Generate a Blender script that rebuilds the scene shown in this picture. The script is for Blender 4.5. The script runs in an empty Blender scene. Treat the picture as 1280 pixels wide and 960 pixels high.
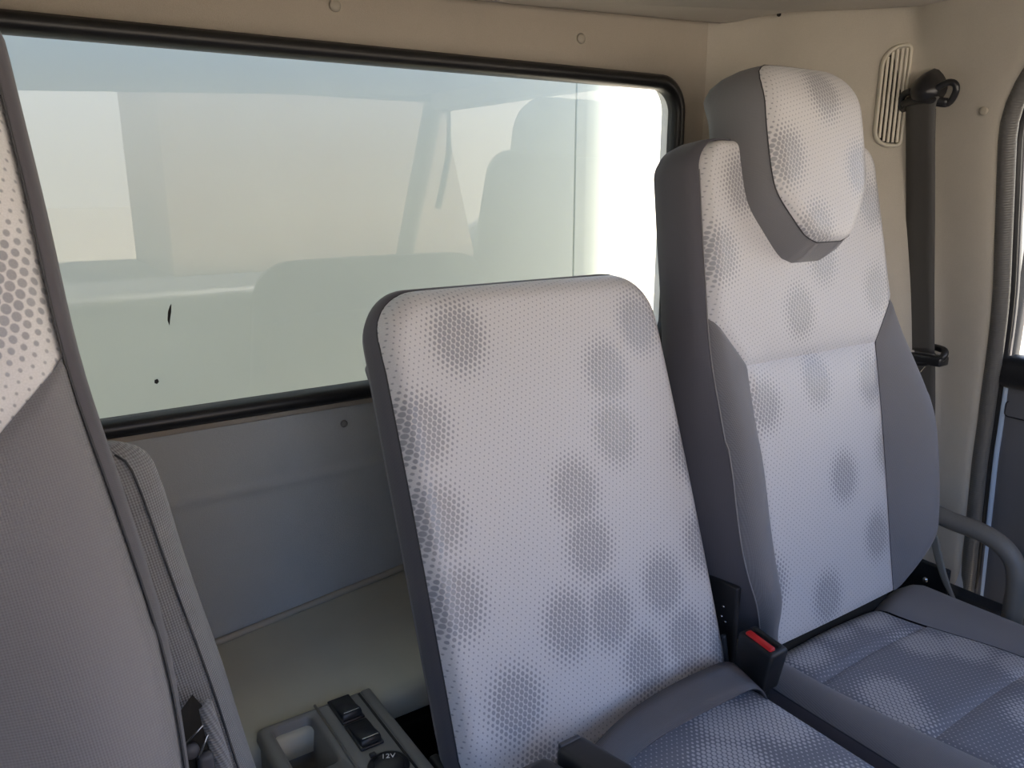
import bpy, bmesh, math, random
import numpy as np
from mathutils import Vector, Matrix
random.seed(4)
S = bpy.context.scene
COL = S.collection
R = math.radians

# ------------------------------------------------------------------ camera, world, sun, exposure
YAW, PITCH, FPX = R(33.9), R(14.3), 995.0
cd = bpy.data.cameras.new('camera'); cam = bpy.data.objects.new('camera', cd); COL.objects.link(cam)
cam.location = (0, 0, 0)
cam.rotation_euler = (math.pi/2 - PITCH, 0, -YAW)
cd.sensor_width = 36; cd.lens = 36*FPX/1280; cd.clip_start = .02; cd.clip_end = 500
S.camera = cam

W = bpy.data.worlds.new('sky'); S.world = W; W.use_nodes = True
wn = W.node_tree.nodes; wl = W.node_tree.links
bg = wn['Background']; bg.inputs['Strength'].default_value = 1.6
tc = wn.new('ShaderNodeTexCoord'); sx = wn.new('ShaderNodeSeparateXYZ'); cr = wn.new('ShaderNodeValToRGB')
wl.new(tc.outputs['Generated'], sx.inputs[0]); wl.new(sx.outputs['Z'], cr.inputs[0]); wl.new(cr.outputs[0], bg.inputs['Color'])
e = cr.color_ramp.elements
e[0].position = 0.0; e[0].color = (1.0, .90, .79, 1)
e[1].position = .75; e[1].color = (.11, .18, .36, 1)
k = e.new(.15); k.color = (.98, .90, .82, 1)
k = e.new(.25); k.color = (.34, .52, .90, 1)
k = e.new(.42); k.color = (.18, .30, .58, 1)

sd = bpy.data.lights.new('sun', 'SUN'); sun = bpy.data.objects.new('sun', sd); COL.objects.link(sun)
sd.energy = 11; sd.angle = R(2.0); sd.color = (1, .93, .82)
SUNDIR = Vector((-.9, -.02, -2.7)).normalized()
sun.location = (4, 2, 14)
sun.rotation_euler = SUNDIR.to_track_quat('-Z', 'Y').to_euler()

S.view_settings.view_transform = 'Standard'; S.view_settings.look = 'None'
S.view_settings.gamma = 1; S.view_settings.use_curve_mapping = False
S.view_settings.exposure = 1.3

# ------------------------------------------------------------------ material helpers
class N:
    def __init__(s, name):
        s.m = bpy.data.materials.new(name); s.m.use_nodes = True
        s.t = s.m.node_tree; s.n = s.t.nodes; s.l = s.t.links
        s.b = s.n['Principled BSDF']; s.out = s.n['Material Output']
    def node(s, typ, **kw):
        o = s.n.new('ShaderNode'+typ)
        for k, v in kw.items(): setattr(o, k, v)
        return o
    def put(s, sock, v):
        if hasattr(v, 'is_output'): s.l.new(v, sock)
        elif v is not None: sock.default_value = v
    def math(s, op, a, b=None, c=None, clamp=False):
        o = s.node('Math', operation=op); o.use_clamp = clamp
        s.put(o.inputs[0], a)
        if b is not None: s.put(o.inputs[1], b)
        if c is not None: s.put(o.inputs[2], c)
        return o.outputs[0]
    def mix(s, f, a, b):
        o = s.node('Mix', data_type='RGBA'); s.put(o.inputs[0], f); s.put(o.inputs[6], a); s.put(o.inputs[7], b)
        return o.outputs[2]
    def mixf(s, f, a, b):
        o = s.node('Mix', data_type='FLOAT'); s.put(o.inputs[0], f); s.put(o.inputs[2], a); s.put(o.inputs[3], b)
        return o.outputs[0]
    def noise(s, scale, vec=None, detail=3, rough=.5):
        o = s.node('TexNoise'); o.inputs['Scale'].default_value = scale
        o.inputs['Detail'].default_value = detail; o.inputs['Roughness'].default_value = rough
        if vec is None: vec = s.node('TexCoord').outputs['Object']
        s.l.new(vec, o.inputs['Vector']); return o.outputs[0]
    def bump(s, h, strength, dist):
        o = s.node('Bump'); o.inputs['Strength'].default_value = strength; o.inputs['Distance'].default_value = dist
        s.l.new(h, o.inputs['Height']); s.l.new(o.outputs[0], s.b.inputs['Normal'])
    def set(s, **kw):
        for k, v in kw.items():
            s.put(s.b.inputs[{'c': 'Base Color', 'r': 'Roughness', 'm': 'Metallic', 'sp': 'Specular IOR Level',
                              'sh': 'Sheen Weight', 'shr': 'Sheen Roughness', 'coat': 'Coat Weight', 'cr': 'Coat Roughness'}[k]], v)
        return s

def rgb(*c): return (c[0], c[1], c[2], 1)

def plain(name, c, r=.5, m=0, sp=.5, nscale=120, nb=.15, var=.06, dist=.0006):
    a = N(name); n = a.noise(nscale, detail=4); n2 = a.noise(9, detail=3)
    v = a.math('MULTIPLY_ADD', n2, var*2, 1-var)
    mx = a.node('Mix', data_type='RGBA', blend_type='MULTIPLY'); mx.inputs[0].default_value = 1
    mx.inputs[6].default_value = rgb(*c); a.l.new(v, mx.inputs[7])
    a.set(c=mx.outputs[2], r=r, m=m, sp=sp)
    if nb: a.bump(n, nb, dist)
    return a.m

def dot_fabric(name, base, dot, rb=.5, rd=.3, spd=.6, pitch=.0064, ang=-14):
    a = N(name)
    uv = a.node('UVMap', uv_map='UVMap').outputs[0]
    mp = a.node('Mapping'); mp.inputs['Rotation'].default_value = (0, 0, R(ang)); a.l.new(uv, mp.inputs[0])
    px, py = pitch, pitch*1.75
    def cell(off):
        s = a.node('Separate' 'XYZ'); a.l.new(mp.outputs[0], s.inputs[0])
        d = []
        for o, p in ((s.outputs[0], px), (s.outputs[1], py)):
            q = a.math('MULTIPLY_ADD', o, 1/p, off); q = a.math('FRACT', q); q = a.math('SUBTRACT', q, .5); q = a.math('MULTIPLY', q, p)
            d.append(q)
        dy = a.math('MULTIPLY', d[1], .82)
        return a.math('SQRT', a.math('ADD', a.math('MULTIPLY', d[0], d[0]), a.math('MULTIPLY', dy, dy)))
    d = a.math('MINIMUM', cell(0.0), cell(.5))
    bl = a.node('Attribute', attribute_name='blob').outputs['Fac']
    rad = a.math('MULTIPLY_ADD', bl, pitch*.27, pitch*.12)
    m = a.math('SUBTRACT', rad, d); m = a.math('MULTIPLY_ADD', m, 1/.0007, .5, clamp=True)
    fine = a.node('TexNoise'); fine.inputs['Scale'].default_value = 900; fine.inputs['Detail'].default_value = 2; a.l.new(uv, fine.inputs['Vector'])
    fv = a.math('MULTIPLY_ADD', fine.outputs[0], .30, .85)
    col = a.mix(m, rgb(*base), rgb(*dot))
    mx = a.node('Mix', data_type='RGBA', blend_type='MULTIPLY'); mx.inputs[0].default_value = 1
    a.l.new(col, mx.inputs[6]); a.l.new(fv, mx.inputs[7])
    a.set(c=mx.outputs[2], r=a.mixf(m, rb, rd), sp=a.mixf(m, .35, spd), sh=.25, shr=.4)
    h = a.math('SUBTRACT', a.math('MULTIPLY', fine.outputs[0], .5), a.math('MULTIPLY', m, .6))
    a.bump(h, .35, .0005)
    return a.m

def weave(name, c, r=.75, p=.0021, strength=.5, var=.16):
    a = N(name)
    uv = a.node('UVMap', uv_map='UVMap').outputs[0]
    mp = a.node('Mapping'); mp.inputs['Rotation'].default_value = (0, 0, R(38)); a.l.new(uv, mp.inputs[0])
    s = a.node('SeparateXYZ'); a.l.new(mp.outputs[0], s.inputs[0])
    w = a.math('MULTIPLY', a.math('SINE', a.math('MULTIPLY', s.outputs[0], 6.2832/p)), a.math('SINE', a.math('MULTIPLY', s.outputs[1], 6.2832/p)))
    f = a.math('MULTIPLY_ADD', w, var, 1.0)
    mx = a.node('Mix', data_type='RGBA', blend_type='MULTIPLY'); mx.inputs[0].default_value = 1
    mx.inputs[6].default_value = rgb(*c); a.l.new(f, mx.inputs[7])
    a.set(c=mx.outputs[2], r=r, sp=.3, sh=.25, shr=.4)
    a.bump(w, strength, .0004)
    return a.m

def carpet(name, c, r=.95):
    a = N(name); n = a.noise(700, detail=3, rough=.7); n2 = a.noise(14, detail=5, rough=.65); n3 = a.noise(3, detail=2)
    v = a.math('MULTIPLY_ADD', n2, .16, .92-.09); v = a.math('MULTIPLY_ADD', n, .22, v); v = a.math('SUBTRACT', v, .02)
    mx = a.node('Mix', data_type='RGBA', blend_type='MULTIPLY'); mx.inputs[0].default_value = 1
    mx.inputs[6].default_value = rgb(*c); a.l.new(v, mx.inputs[7])
    a.set(c=mx.outputs[2], r=r, sp=.15, sh=.2, shr=.6)
    a.bump(a.math('MULTIPLY_ADD', n2, 1.5, n), .4, .0012)
    return a.m

def ribs(name, c, r=.6, p=.004, axis=1, m=0, sp=.5):
    a = N(name); uv = a.node('UVMap', uv_map='UVMap').outputs[0]
    s = a.node('SeparateXYZ'); a.l.new(uv, s.inputs[0])
    w = a.math('SINE', a.math('MULTIPLY', s.outputs[axis], 6.2832/p))
    a.set(c=rgb(*c), r=r, sp=sp, m=m); a.bump(w, .35, .0004)
    return a.m

M = {}
M['dot'] = dot_fabric('silver dotted fabric', (.68, .665, .67), (.35, .35, .375))
M['dotshade'] = dot_fabric('dotted cushion fabric with painted shade', (.20, .208, .25), (.52, .52, .55), rd=.28, spd=.9)  # same dotted fabric; dim blue shade and bright dot sheen put into the colour
M['grey'] = weave('grey woven fabric', (.215, .21, .222), var=.09, strength=.4)
M['side'] = weave('dark grey side fabric', (.112, .107, .122), p=.0016, var=.05, strength=.2)
M['lgrey'] = weave('light grey woven cover', (.25, .25, .255), p=.0030, var=.30, strength=.9)
M['seam'] = plain('seam thread', (.06, .06, .065), .8, nb=0)
M['piping'] = plain('light seam thread', (.32, .31, .31), .8, nb=0)
M['liner'] = carpet('beige felt headliner', (.43, .38, .31))
M['wallf'] = carpet('grey beige felt wall lining', (.50, .457, .385))
M['walltint'] = carpet('felt lower lining with skylight tint', (.41, .42, .415))  # same felt lining; cool skylight tint put into the colour
M['cap'] = plain('beige plastic cap', (.40, .36, .29), .5, nb=0)
M['rubber'] = plain('black rubber', (.012, .012, .013), .38, sp=.5, nb=.05)
M['seal'] = ribs('grey rubber door seal', (.13, .125, .115), .35, p=.004)
M['blk'] = plain('black plastic', (.018, .018, .02), .42, nb=.1)
M['blkg'] = plain('glossy black plastic', (.02, .02, .022), .28, nb=0)
M['dgrey'] = plain('dark grey plastic', (.075, .075, .085), .5, nb=.1)
M['cons'] = plain('warm grey plastic', (.19, .187, .175), .42, nb=.12, nscale=500)
M['beigep'] = plain('cream plastic', (.66, .61, .50), .45, nb=.05)
M['slot'] = plain('dark gap', (.02, .018, .015), .9, nb=0)
M['shelf'] = plain('cream painted sheet', (.47, .45, .36), .5, nb=.2, nscale=20, var=.16)
M['metal'] = plain('steel', (.6, .6, .6), .25, m=1, nb=0)
M['webb'] = ribs('dark belt webbing', (.085, .08, .075), .5, p=.0016, axis=0, sp=.5)
M['webb2'] = ribs('purple grey belt webbing', (.10, .092, .098), .42, p=.0016, axis=0, sp=.6)
M['strap'] = plain('grey tan strap', (.27, .26, .23), .6)
M['red'] = plain('red plastic', (.65, .02, .02), .35, nb=0)
M['white'] = plain('white print', (.8, .8, .8), .5, nb=0)
M['paint'] = plain('pale blue paint', (.45, .55, .68), .3, nb=0)
M['door'] = plain('grey door plastic', (.17, .17, .185), .55, nb=.2, nscale=400)
M['armb'] = plain('grained grey bar', (.17, .162, .145), .5, nb=.5, nscale=260)
M['panel'] = plain('white cargo box paint', (.51, .55, .485), .45, nb=.08, nscale=6, var=.03, dist=.002)
M['ground'] = plain('dusty ground', (.44, .385, .31), .95, nb=.3, nscale=3, var=.15, dist=.02)
M['facade'] = plain('sand coloured render', (.62, .50, .38), .9, nb=.1)
M['cab'] = plain('white cab paint', (.7, .7, .7), .3, nb=0)
M['mirror'] = plain('mirror', (.8, .8, .8), .03, m=1, nb=0)

a = N('rear glass'); a.n.remove(a.b)
tr = a.node('BsdfTransparent'); tr.inputs[0].default_value = (.93, .965, .94, 1)
gl = a.node('BsdfGlossy'); gl.inputs['Roughness'].default_value = 0.0
fr = a.node('Fresnel'); fr.inputs[0].default_value = 1.52
ms = a.node('MixShader'); f2 = a.math('MULTIPLY', fr.outputs[0], 1.9, clamp=True)
a.l.new(f2, ms.inputs[0]); a.l.new(tr.outputs[0], ms.inputs[1]); a.l.new(gl.outputs[0], ms.inputs[2]); a.l.new(ms.outputs[0], a.out.inputs[0])
M['glass'] = a.m

# ------------------------------------------------------------------ object helpers
def link(name, verts, faces, mat, parent=None, smooth=True, uv=None, blob=None, kind=None, label=None, sub=None, thick=None):
    me = bpy.data.meshes.new(name)
    base = Vector((0, 0, 0)); p = parent
    while p is not None: base += p.location; p = p.parent
    me.from_pydata([tuple(Vector(v)-base) for v in verts], [], faces)
    me.materials.append(mat)
    if smooth:
        me.polygons.foreach_set('use_smooth', [True]*len(me.polygons))
    if uv is not None:
        l = me.uv_layers.new(name='UVMap')
        idx = np.zeros(len(me.loops), int); me.loops.foreach_get('vertex_index', idx)
        l.data.foreach_set('uv', np.array(uv, float)[idx].ravel())
    if blob is not None:
        at = me.attributes.new('blob', 'FLOAT', 'POINT'); at.data.foreach_set('value', blob)
    me.update()
    bm = bmesh.new(); bm.from_mesh(me); bmesh.ops.recalc_face_normals(bm, faces=bm.faces); bm.to_mesh(me); bm.free()
    o = bpy.data.objects.new(name, me); COL.objects.link(o)
    if parent is not None: o.parent = parent
    if kind: o['kind'] = kind
    if label: o['label'] = label
    if sub:
        md = o.modifiers.new('sub', 'SUBSURF'); md.levels = sub; md.render_levels = sub
    if thick:
        md = o.modifiers.new('thickness', 'SOLIDIFY'); md.thickness = abs(thick); md.offset = -1 if thick > 0 else 1
    return o

def thing(name, label, cat, loc, group=None):
    o = bpy.data.objects.new(name, None); COL.objects.link(o); o.location = loc; o.empty_display_size = .05
    o['label'] = label; o['category'] = cat
    if group: o['group'] = group
    return o
def tag(o, label, cat, group=None):
    o['label'] = label; o['category'] = cat
    if group: o['group'] = group
    return o
def struct(name, loc=(0, 0, 0)):
    o = bpy.data.objects.new(name, None); COL.objects.link(o); o.location = loc; o['kind'] = 'structure'; return o

def grid(P, us, vs, closed_u=False, closed_v=False):
    nu, nv = len(us), len(vs)
    V = [P(u, v) for v in vs for u in us]
    F = []
    for j in range(nv if closed_v else nv-1):
        for i in range(nu if closed_u else nu-1):
            i2, j2 = (i+1) % nu, (j+1) % nv
            F.append((j*nu+i, j*nu+i2, j2*nu+i2, j2*nu+i))
    return V, F
def lin(a, b, n): return [a+(b-a)*i/(n-1) for i in range(n)]
def sm(a, b, x):
    if a == b: return float(x > a)
    x = min(1, max(0, (x-a)/(b-a))); return x*x*(3-2*x)
def interp(tab, x):
    return float(np.interp(x, [p[0] for p in tab], [p[1] for p in tab]))
def sinterp(tab, x):                         # smooth (catmull-rom) through a table
    xs = [p[0] for p in tab]; ys = [p[1] for p in tab]
    if x <= xs[0]: return ys[0]
    if x >= xs[-1]: return ys[-1]
    i = max(k for k in range(len(xs)-1) if xs[k] <= x)
    def sl(k):
        k0, k1 = max(0, k-1), min(len(xs)-1, k+1); return (ys[k1]-ys[k0])/(xs[k1]-xs[k0])
    h = xs[i+1]-xs[i]; q = (x-xs[i])/h
    return (2*q**3-3*q*q+1)*ys[i]+(q**3-2*q*q+q)*h*sl(i)+(-2*q**3+3*q*q)*ys[i+1]+(q**3-q*q)*h*sl(i+1)

def smooth_path(pts, n=8):
    P = [Vector(p) for p in pts]; out = []
    for i in range(len(P)-1):
        p0 = P[max(0, i-1)]; p1 = P[i]; p2 = P[i+1]; p3 = P[min(len(P)-1, i+2)]
        for k in range(n):
            t = k/n
            out.append(.5*((2*p1)+(p2-p0)*t+(2*p0-5*p1+4*p2-p3)*t*t+(3*p1-p0-3*p2+p3)*t**3))
    out.append(P[-1]); return out
def tube(name, pts, r, mat, parent=None, seg=8, closed=False, n=6, smoothp=True, rx=None, label=None):
    if closed: pp = [Vector(p) for p in pts]
    else: pp = smooth_path(pts, n) if smoothp and len(pts) > 2 else [Vector(p) for p in pts]
    L = len(pp); V = []; F = []; UV = []; up = None; dist = 0
    for i, p in enumerate(pp):
        a_ = pp[(i-1) % L] if (closed or i > 0) else p; b_ = pp[(i+1) % L] if (closed or i < L-1) else p
        t = (b_-a_).normalized()
        if up is None:
            up = Vector((0, 0, 1)) if abs(t.z) < .9 else Vector((0, 1, 0))
        x = up.cross(t)
        if x.length < 1e-5: x = Vector((1, 0, 0)).cross(t)
        x.normalize(); y = t.cross(x).normalized(); up = y
        rr = r[i] if isinstance(r, (list, tuple)) else r
        if i: dist += (p-pp[i-1]).length
        for k in range(seg):
            q = 2*math.pi*k/seg; V.append(p+x*math.cos(q)*rr+y*math.sin(q)*rr*(rx or 1)); UV.append((k/seg*.02, dist))
    for i in range(L if closed else L-1):
        for k in range(seg):
            k2 = (k+1) % seg; i2 = (i+1) % L
            F.append((i*seg+k, i*seg+k2, i2*seg+k2, i2*seg+k))
    if not closed:
        F.append(tuple(range(seg))); F.append(tuple((L-1)*seg+k for k in range(seg)))
    return link(name, V, F, mat, parent, uv=UV, label=label)

def rbox(name, c, size, mat, parent=None, bev=.004, seg=3, rot=None, taper=None, kind=None, label=None):
    bm = bmesh.new(); bmesh.ops.create_cube(bm, size=1)
    for v in bm.verts:
        v.co = Vector((v.co.x*size[0], v.co.y*size[1], v.co.z*size[2]))
        if taper and v.co.z > 0: v.co.x *= taper[0]; v.co.y *= taper[1]
    if bev: bmesh.ops.bevel(bm, geom=bm.edges[:], offset=bev, segments=seg, profile=.5, affect='EDGES')
    m = (rot or Matrix.Identity(3)).to_4x4()
    V = [m @ v.co + Vector(c) for v in bm.verts]; F = [tuple(x.index for x in f.verts) for f in bm.faces]
    bm.free()
    return link(name, V, F, mat, parent, smooth=True, kind=kind, label=label, uv=[(v.x+v.y*.5, v.z+v.y*.5) for v in V])

def ribbon(name, pts, wid, width, mat, parent=None, thick=.0014, n=8, label=None):
    """webbing: centre line pts, wid = list of width direction vectors at pts"""
    P = smooth_path(pts, n); D = smooth_path(wid, n); V = []; UV = []; F = []; dist = 0
    for i, p in enumerate(P):
        t = (P[min(i+1, len(P)-1)]-P[max(i-1, 0)]).normalized(); w = D[i].normalized(); nn = t.cross(w).normalized()
        if i: dist += (p-P[i-1]).length
        ww = width if not callable(width) else width(i/(len(P)-1))
        for q, o in ((-.5, -1), (-.25, -1.3), (0, -1.3), (.25, -1.3), (.5, -1), (.5, 1), (.25, 1.3), (0, 1.3), (-.25, 1.3), (-.5, 1)):
            V.append(p+w*q*ww+nn*o*thick/2); UV.append((q*ww, dist))
    for i in range(len(P)-1):
        for k in range(10):
            F.append((i*10+k, i*10+(k+1) % 10, (i+1)*10+(k+1) % 10, (i+1)*10+k))
    F.append(tuple(range(10))); F.append(tuple((len(P)-1)*10+k for k in range(10)))
    return link(name, V, F, mat, parent, uv=UV, label=label)

def disc(name, c, nrm, r, h, mat, parent=None, seg=20, dome=.3, kind=None, label=None):
    nrm = Vector(nrm).normalized(); x = nrm.orthogonal().normalized(); y = nrm.cross(x); c = Vector(c); V = []; F = []
    prof = [(1, 0), (1, h*.6), (.9, h), (.45, h*(1+dome)), (0.02, h*(1+dome*1.2))]
    for rr, z in prof:
        for k in range(seg):
            q = 2*math.pi*k/seg; V.append(c+x*math.cos(q)*r*rr+y*math.sin(q)*r*rr+nrm*z)
    for j in range(len(prof)-1):
        for k in range(seg): F.append((j*seg+k, j*seg+(k+1) % seg, (j+1)*seg+(k+1) % seg, (j+1)*seg+k))
    F.append(tuple((len(prof)-1)*seg+k for k in range(seg))); F.append(tuple(range(seg)))
    return link(name, V, F, mat, parent, kind=kind, label=label)

def rrect(x0, x1, z0, z1, r, n=10):
    """rounded rectangle loop, corners r (tl,tr,br,bl) or one number"""
    rs = r if isinstance(r, (list, tuple)) else (r,)*4
    P = []
    for (cx, cz, a0, rr) in ((x1-rs[1], z1-rs[1], 0, rs[1]), (x0+rs[0], z1-rs[0], 90, rs[0]), (x0+rs[3], z0+rs[3], 180, rs[3]), (x1-rs[2], z0+rs[2], 270, rs[2])):
        for k in range(n+1):
            q = R(a0+90*k/n); P.append((cx+rr*math.cos(q), cz+rr*math.sin(q)))
    # subdivide straight runs
    out = []
    for i in range(len(P)):
        a_, b_ = P[i], P[(i+1) % len(P)]; m = 14
        if (i % (n+1)) == n:
            for k in range(m): out.append((a_[0]+(b_[0]-a_[0])*k/m, a_[1]+(b_[1]-a_[1])*k/m))
        else: out.append(a_)
    return out
def rings(name, loops, mat, parent=None, cap=None, **kw):
    n = len(loops[0]); assert all(len(L) == n for L in loops), name
    V = [Vector(p) for L in loops for p in L]; F = []
    for j in range(len(loops)-1):
        for k in range(n): F.append((j*n+k, j*n+(k+1) % n, (j+1)*n+(k+1) % n, (j+1)*n+k))
    if cap in ('end', 'both'): F.append(tuple((len(loops)-1)*n+k for k in range(n)))
    if cap in ('start', 'both'): F.append(tuple(range(n)))
    return link(name, V, F, mat, parent, **kw)

def blobs(centres, rx, ry):
    C_ = np.array(centres)
    def f(s, t):
        d = np.sqrt(((s-C_[:, 0])/rx)**2+((t-C_[:, 1])/ry)**2).min()
        return float(max(0, min(1, 1.9-1.3*d)))
    return f
def jitter_blobs(s0, s1, t0, t1, px=.085, py=.10, seed=1):
    r_ = random.Random(seed); out = []; j = 0; t = t0
    while t < t1+py:
        s = s0+(j % 2)*px*.5
        while s < s1+px:
            out.append((s+r_.uniform(-.018, .018), t+r_.uniform(-.02, .02))); s += px
        t += py*.62; j += 1
    return out

# ------------------------------------------------------------------ the outside
gr = link('ground', [(-60, -60, -1.75), (60, -60, -1.75), (60, 60, -1.75), (-60, 60, -1.75)], [(0, 1, 2, 3)], M['ground'], smooth=False, kind='structure')

PY = 1.42
box = thing('cargo_box', 'pale off-white front panel of the cargo box seen through the rear window', 'cargo box', (0.4, PY, -1.0))
xs = [(-.95, PY), (-.3, PY), (.3, PY), (1.118, PY), (1.1205, PY+.003), (1.123, PY), (1.15, PY)]
link('front_panel', [(x, y, z) for x, y in xs for z in (-1.0, 1.6)], [(2*i, 2*i+1, 2*i+3, 2*i+2) for i in range(len(xs)-1)], M['panel'], box, smooth=False)
arc = [(1.15+.17*math.sin(R(q)), PY+.17-.17*math.cos(R(q))) for q in range(0, 91, 6)]+[(1.32, 4.0)]
link('corner_post', [(x, y, z) for x, y in arc for z in (-1.0, 1.6)], [(2*i, 2*i+1, 2*i+3, 2*i+2) for i in range(len(arc)-1)], M['panel'], box)
rbox('bottom_rail', (.12, PY+.06, -1.04), (2.2, .1, .08), M['dgrey'], box)
rbox('top_rail', (.12, PY+.06, 1.63), (2.2, .1, .06), M['cab'], box)

bld = thing('building', 'sand coloured low building seen only as a warm reflection in the rear window', 'building', (7.6, -16, -1.75))
smr = thing('side_mirror', 'round exterior mirror seen as a faint disc reflected in the rear window', 'mirror', (1.50, -.60, .20))
disc('mirror_housing', (1.50, -.62, .335), (0, -1, 0), .10, .03, M['blk'], smr, seg=28)
disc('mirror_glass', (1.50, -.618, .335), (-.1, 1, 0), .092, .004, M['mirror'], smr, seg=28, dome=1.5)
tube('mirror_arm', [(1.50, -.63, .24), (1.50, -.64, .10), (1.46, -.66, -.10)], .012, M['blk'], smr)

rbox('wall', (8.1, -16, 2.7), (10, 4, 8.9), M['facade'], bld, bev=.02)
rbox('roof', (8.1, -16, 7.2), (10.5, 4.6, .2), M['cab'], bld, bev=.02)

# ------------------------------------------------------------------ cab shell
WX0, WX1, WZ0, WZ1, WY = -.42, 1.0, -.277, .151, 1.0
def wl_loop(x0, x1, z0, z1, r, y): return [(p[0], y, p[1]) for p in rrect(x0, x1, z0, z1, r, 8)]
wb = struct('wall_back')
seal = .022
g = .010
loops = [wl_loop(-.50, 1.085, -1.0, .262, .004, WY), wl_loop(-.46, 1.065, -.40, .225, .01, WY),
         wl_loop(WX0-.035, WX1+.045, WZ0-.050, WZ1+.040, .065, WY-.002), wl_loop(WX0-.02, WX1+.026, WZ0-.03, WZ1+.026, .055, WY+.002),
         wl_loop(WX0-.008, WX1+.010, WZ0-.010, WZ1+.010, .048, WY+.013), wl_loop(WX0-.008, WX1+.010, WZ0-.010, WZ1+.010, .048, WY+.03)]
# lower wall: crease below the window, then a recessed flat field
def lower(p):
    x, y, z = p
    if z < -.385: y += .012
    return (x, y, z)
rings('upper_lining', loops[1:], M['liner'], wb)
def frame_pts(pts, yo): return pts
ring0 = loops[0]; ring1 = loops[1]
rings('outer_lining', [[lower(p) for p in ring0], ring1], M['liner'], wb)
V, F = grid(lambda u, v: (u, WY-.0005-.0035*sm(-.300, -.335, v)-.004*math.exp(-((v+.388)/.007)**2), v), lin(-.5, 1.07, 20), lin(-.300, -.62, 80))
link('lower_lining', V, F, M['walltint'], wb)
# seal around the glass
sealpts = wl_loop(WX0, WX1, WZ0, WZ1, .042, WY-.004)
w1 = struct('window_1')
rings('rubber_seal', [wl_loop(WX0-.010, WX1+.012, WZ0-.012, WZ1+.012, .050, WY+.012), wl_loop(WX0-.013, WX1+.015, WZ0-.015, WZ1+.015, .053, WY-.004),
                     wl_loop(WX0-.007, WX1+.009, WZ0-.009, WZ1+.009, .050, WY-.011), wl_loop(WX0+.001, WX1-.001, WZ0+.001, WZ1-.001, .042, WY-.010),
                     wl_loop(WX0+.006, WX1-.006, WZ0+.006, WZ1-.006, .038, WY-.003), wl_loop(WX0+.007, WX1-.007, WZ0+.007, WZ1-.007, .038, WY+.012)], M['rubber'], w1)
gl_ = wl_loop(WX0+.002, WX1-.002, WZ0+.002, WZ1-.002, .038, WY+.004)
link('window_pane', gl_, [tuple(range(len(gl_)))], M['glass'], w1, smooth=False)
def mark(pts, name='paint_chip'):
    P = [(x, WY+.003, z) for x, z in pts]; Q = [(x, WY+.0015, z) for x, z in pts]; n = len(P)
    link(name, P+Q, [tuple(range(n)), tuple(range(2*n-1, n-1, -1))]+[(k, (k+1) % n, n+(k+1) % n, n+k) for k in range(n)], M['slot'], w1, smooth=False)
mark([(.1855, -.144), (.1875, -.141), (.1865, -.150), (.1845, -.158), (.183, -.166), (.1815, -.160), (.183, -.150)])
mark([(.160, -.2300), (.1635, -.2290), (.1645, -.2325), (.162, -.2350), (.1595, -.2335)])
def screw(c, n, par=wb, mat='cap', r=.0075): return disc('screw_cap', c, n, r, .003, M[mat], par)
for x, z in ((.794, .205), (.41, .208), (.05, .20)): screw((x, WY-.001, z), (0, -1, 0))
screw((.391, WY-.0045, -.322), (0, -1, 0), mat='cons', r=.005)

# right rear corner + side wall lining
def lean(z): return .23*(.13-z) if z > -.42 else .23*.55+.10*(-.42-z)
plan = [(1.06, 1.001, 0), (1.085, .994, 0), (1.105, .975, 0), (1.133, .952, 0), (1.156, .920, 0), (1.175, .890, 0), (1.21, .853, 0), (1.25, .812, .0), (1.278, .783, .05), (1.291, .768, .3), (1.298, .750, .8),
        (1.300, .730, 1), (1.300, .700, 1), (1.300, .660, 1), (1.303, .642, 1), (1.312, .632, 1), (1.34, .626, 1)]
wr = struct('wall_right')
def wallP(i, z):
    x, y, w = plan[i]
    return (x+lean(z)*w+.004*(1-w)*sm(-.2, -.6, z)*0, y, z)
zs = lin(-1.0, .30, 53)
def doory(z):   # the rear edge of the door opening curves at the top
    return .022*sm(-.15, -.50, z) if z < .06 else -.16*((z-.06)/.22)**2
def wallP2(i, z):
    x, y, z = wallP(i, z)
    if i >= 12: y += doory(z)*((i-11)/5 if i < 14 else 1)
    return (x, y, z)
V, F = grid(lambda i, z: wallP2(i, z), range(len(plan)), zs)
o = link('corner_lining', V, F, M['wallf'], wr, sub=1)
# raised fold near top of corner between chamfer and side
# ceiling
ce = struct('ceiling')
def cz(x): return .253-.038*(1.09-min(x, 1.09)) + .012*sm(1.09, 1.14, x)
out = [(-.5, .990), (.2, .990), (.57, .990), (.9, .990), (1.06, .988), (1.085, .984), (1.11, .972), (1.135, .935), (1.155, .905), (1.20, .858), (1.25, .805), (1.283, .768), (1.286, .73), (1.282, .60), (1.275, .3), (1.26, -.4), (-.5, -.4)]
top = [(x, y, cz(x)+.016) for x, y in out]; bot = [(x, y, cz(x)) for x, y in out]
inn = [(x*.97+.4*.03, y*.97+.3*.03, cz(x)-.004) for x, y in out]
n = len(out)
F = [(k, (k+1) % n, n+(k+1) % n, n+k) for k in range(n)]+[(n+k, n+(k+1) % n, 2*n+(k+1) % n, 2*n+k) for k in range(n)]+[tuple(range(3*n-1, 2*n-1, -1))]
link('headliner', top+bot+inn, F, M['liner'], ce, smooth=False)
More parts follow.
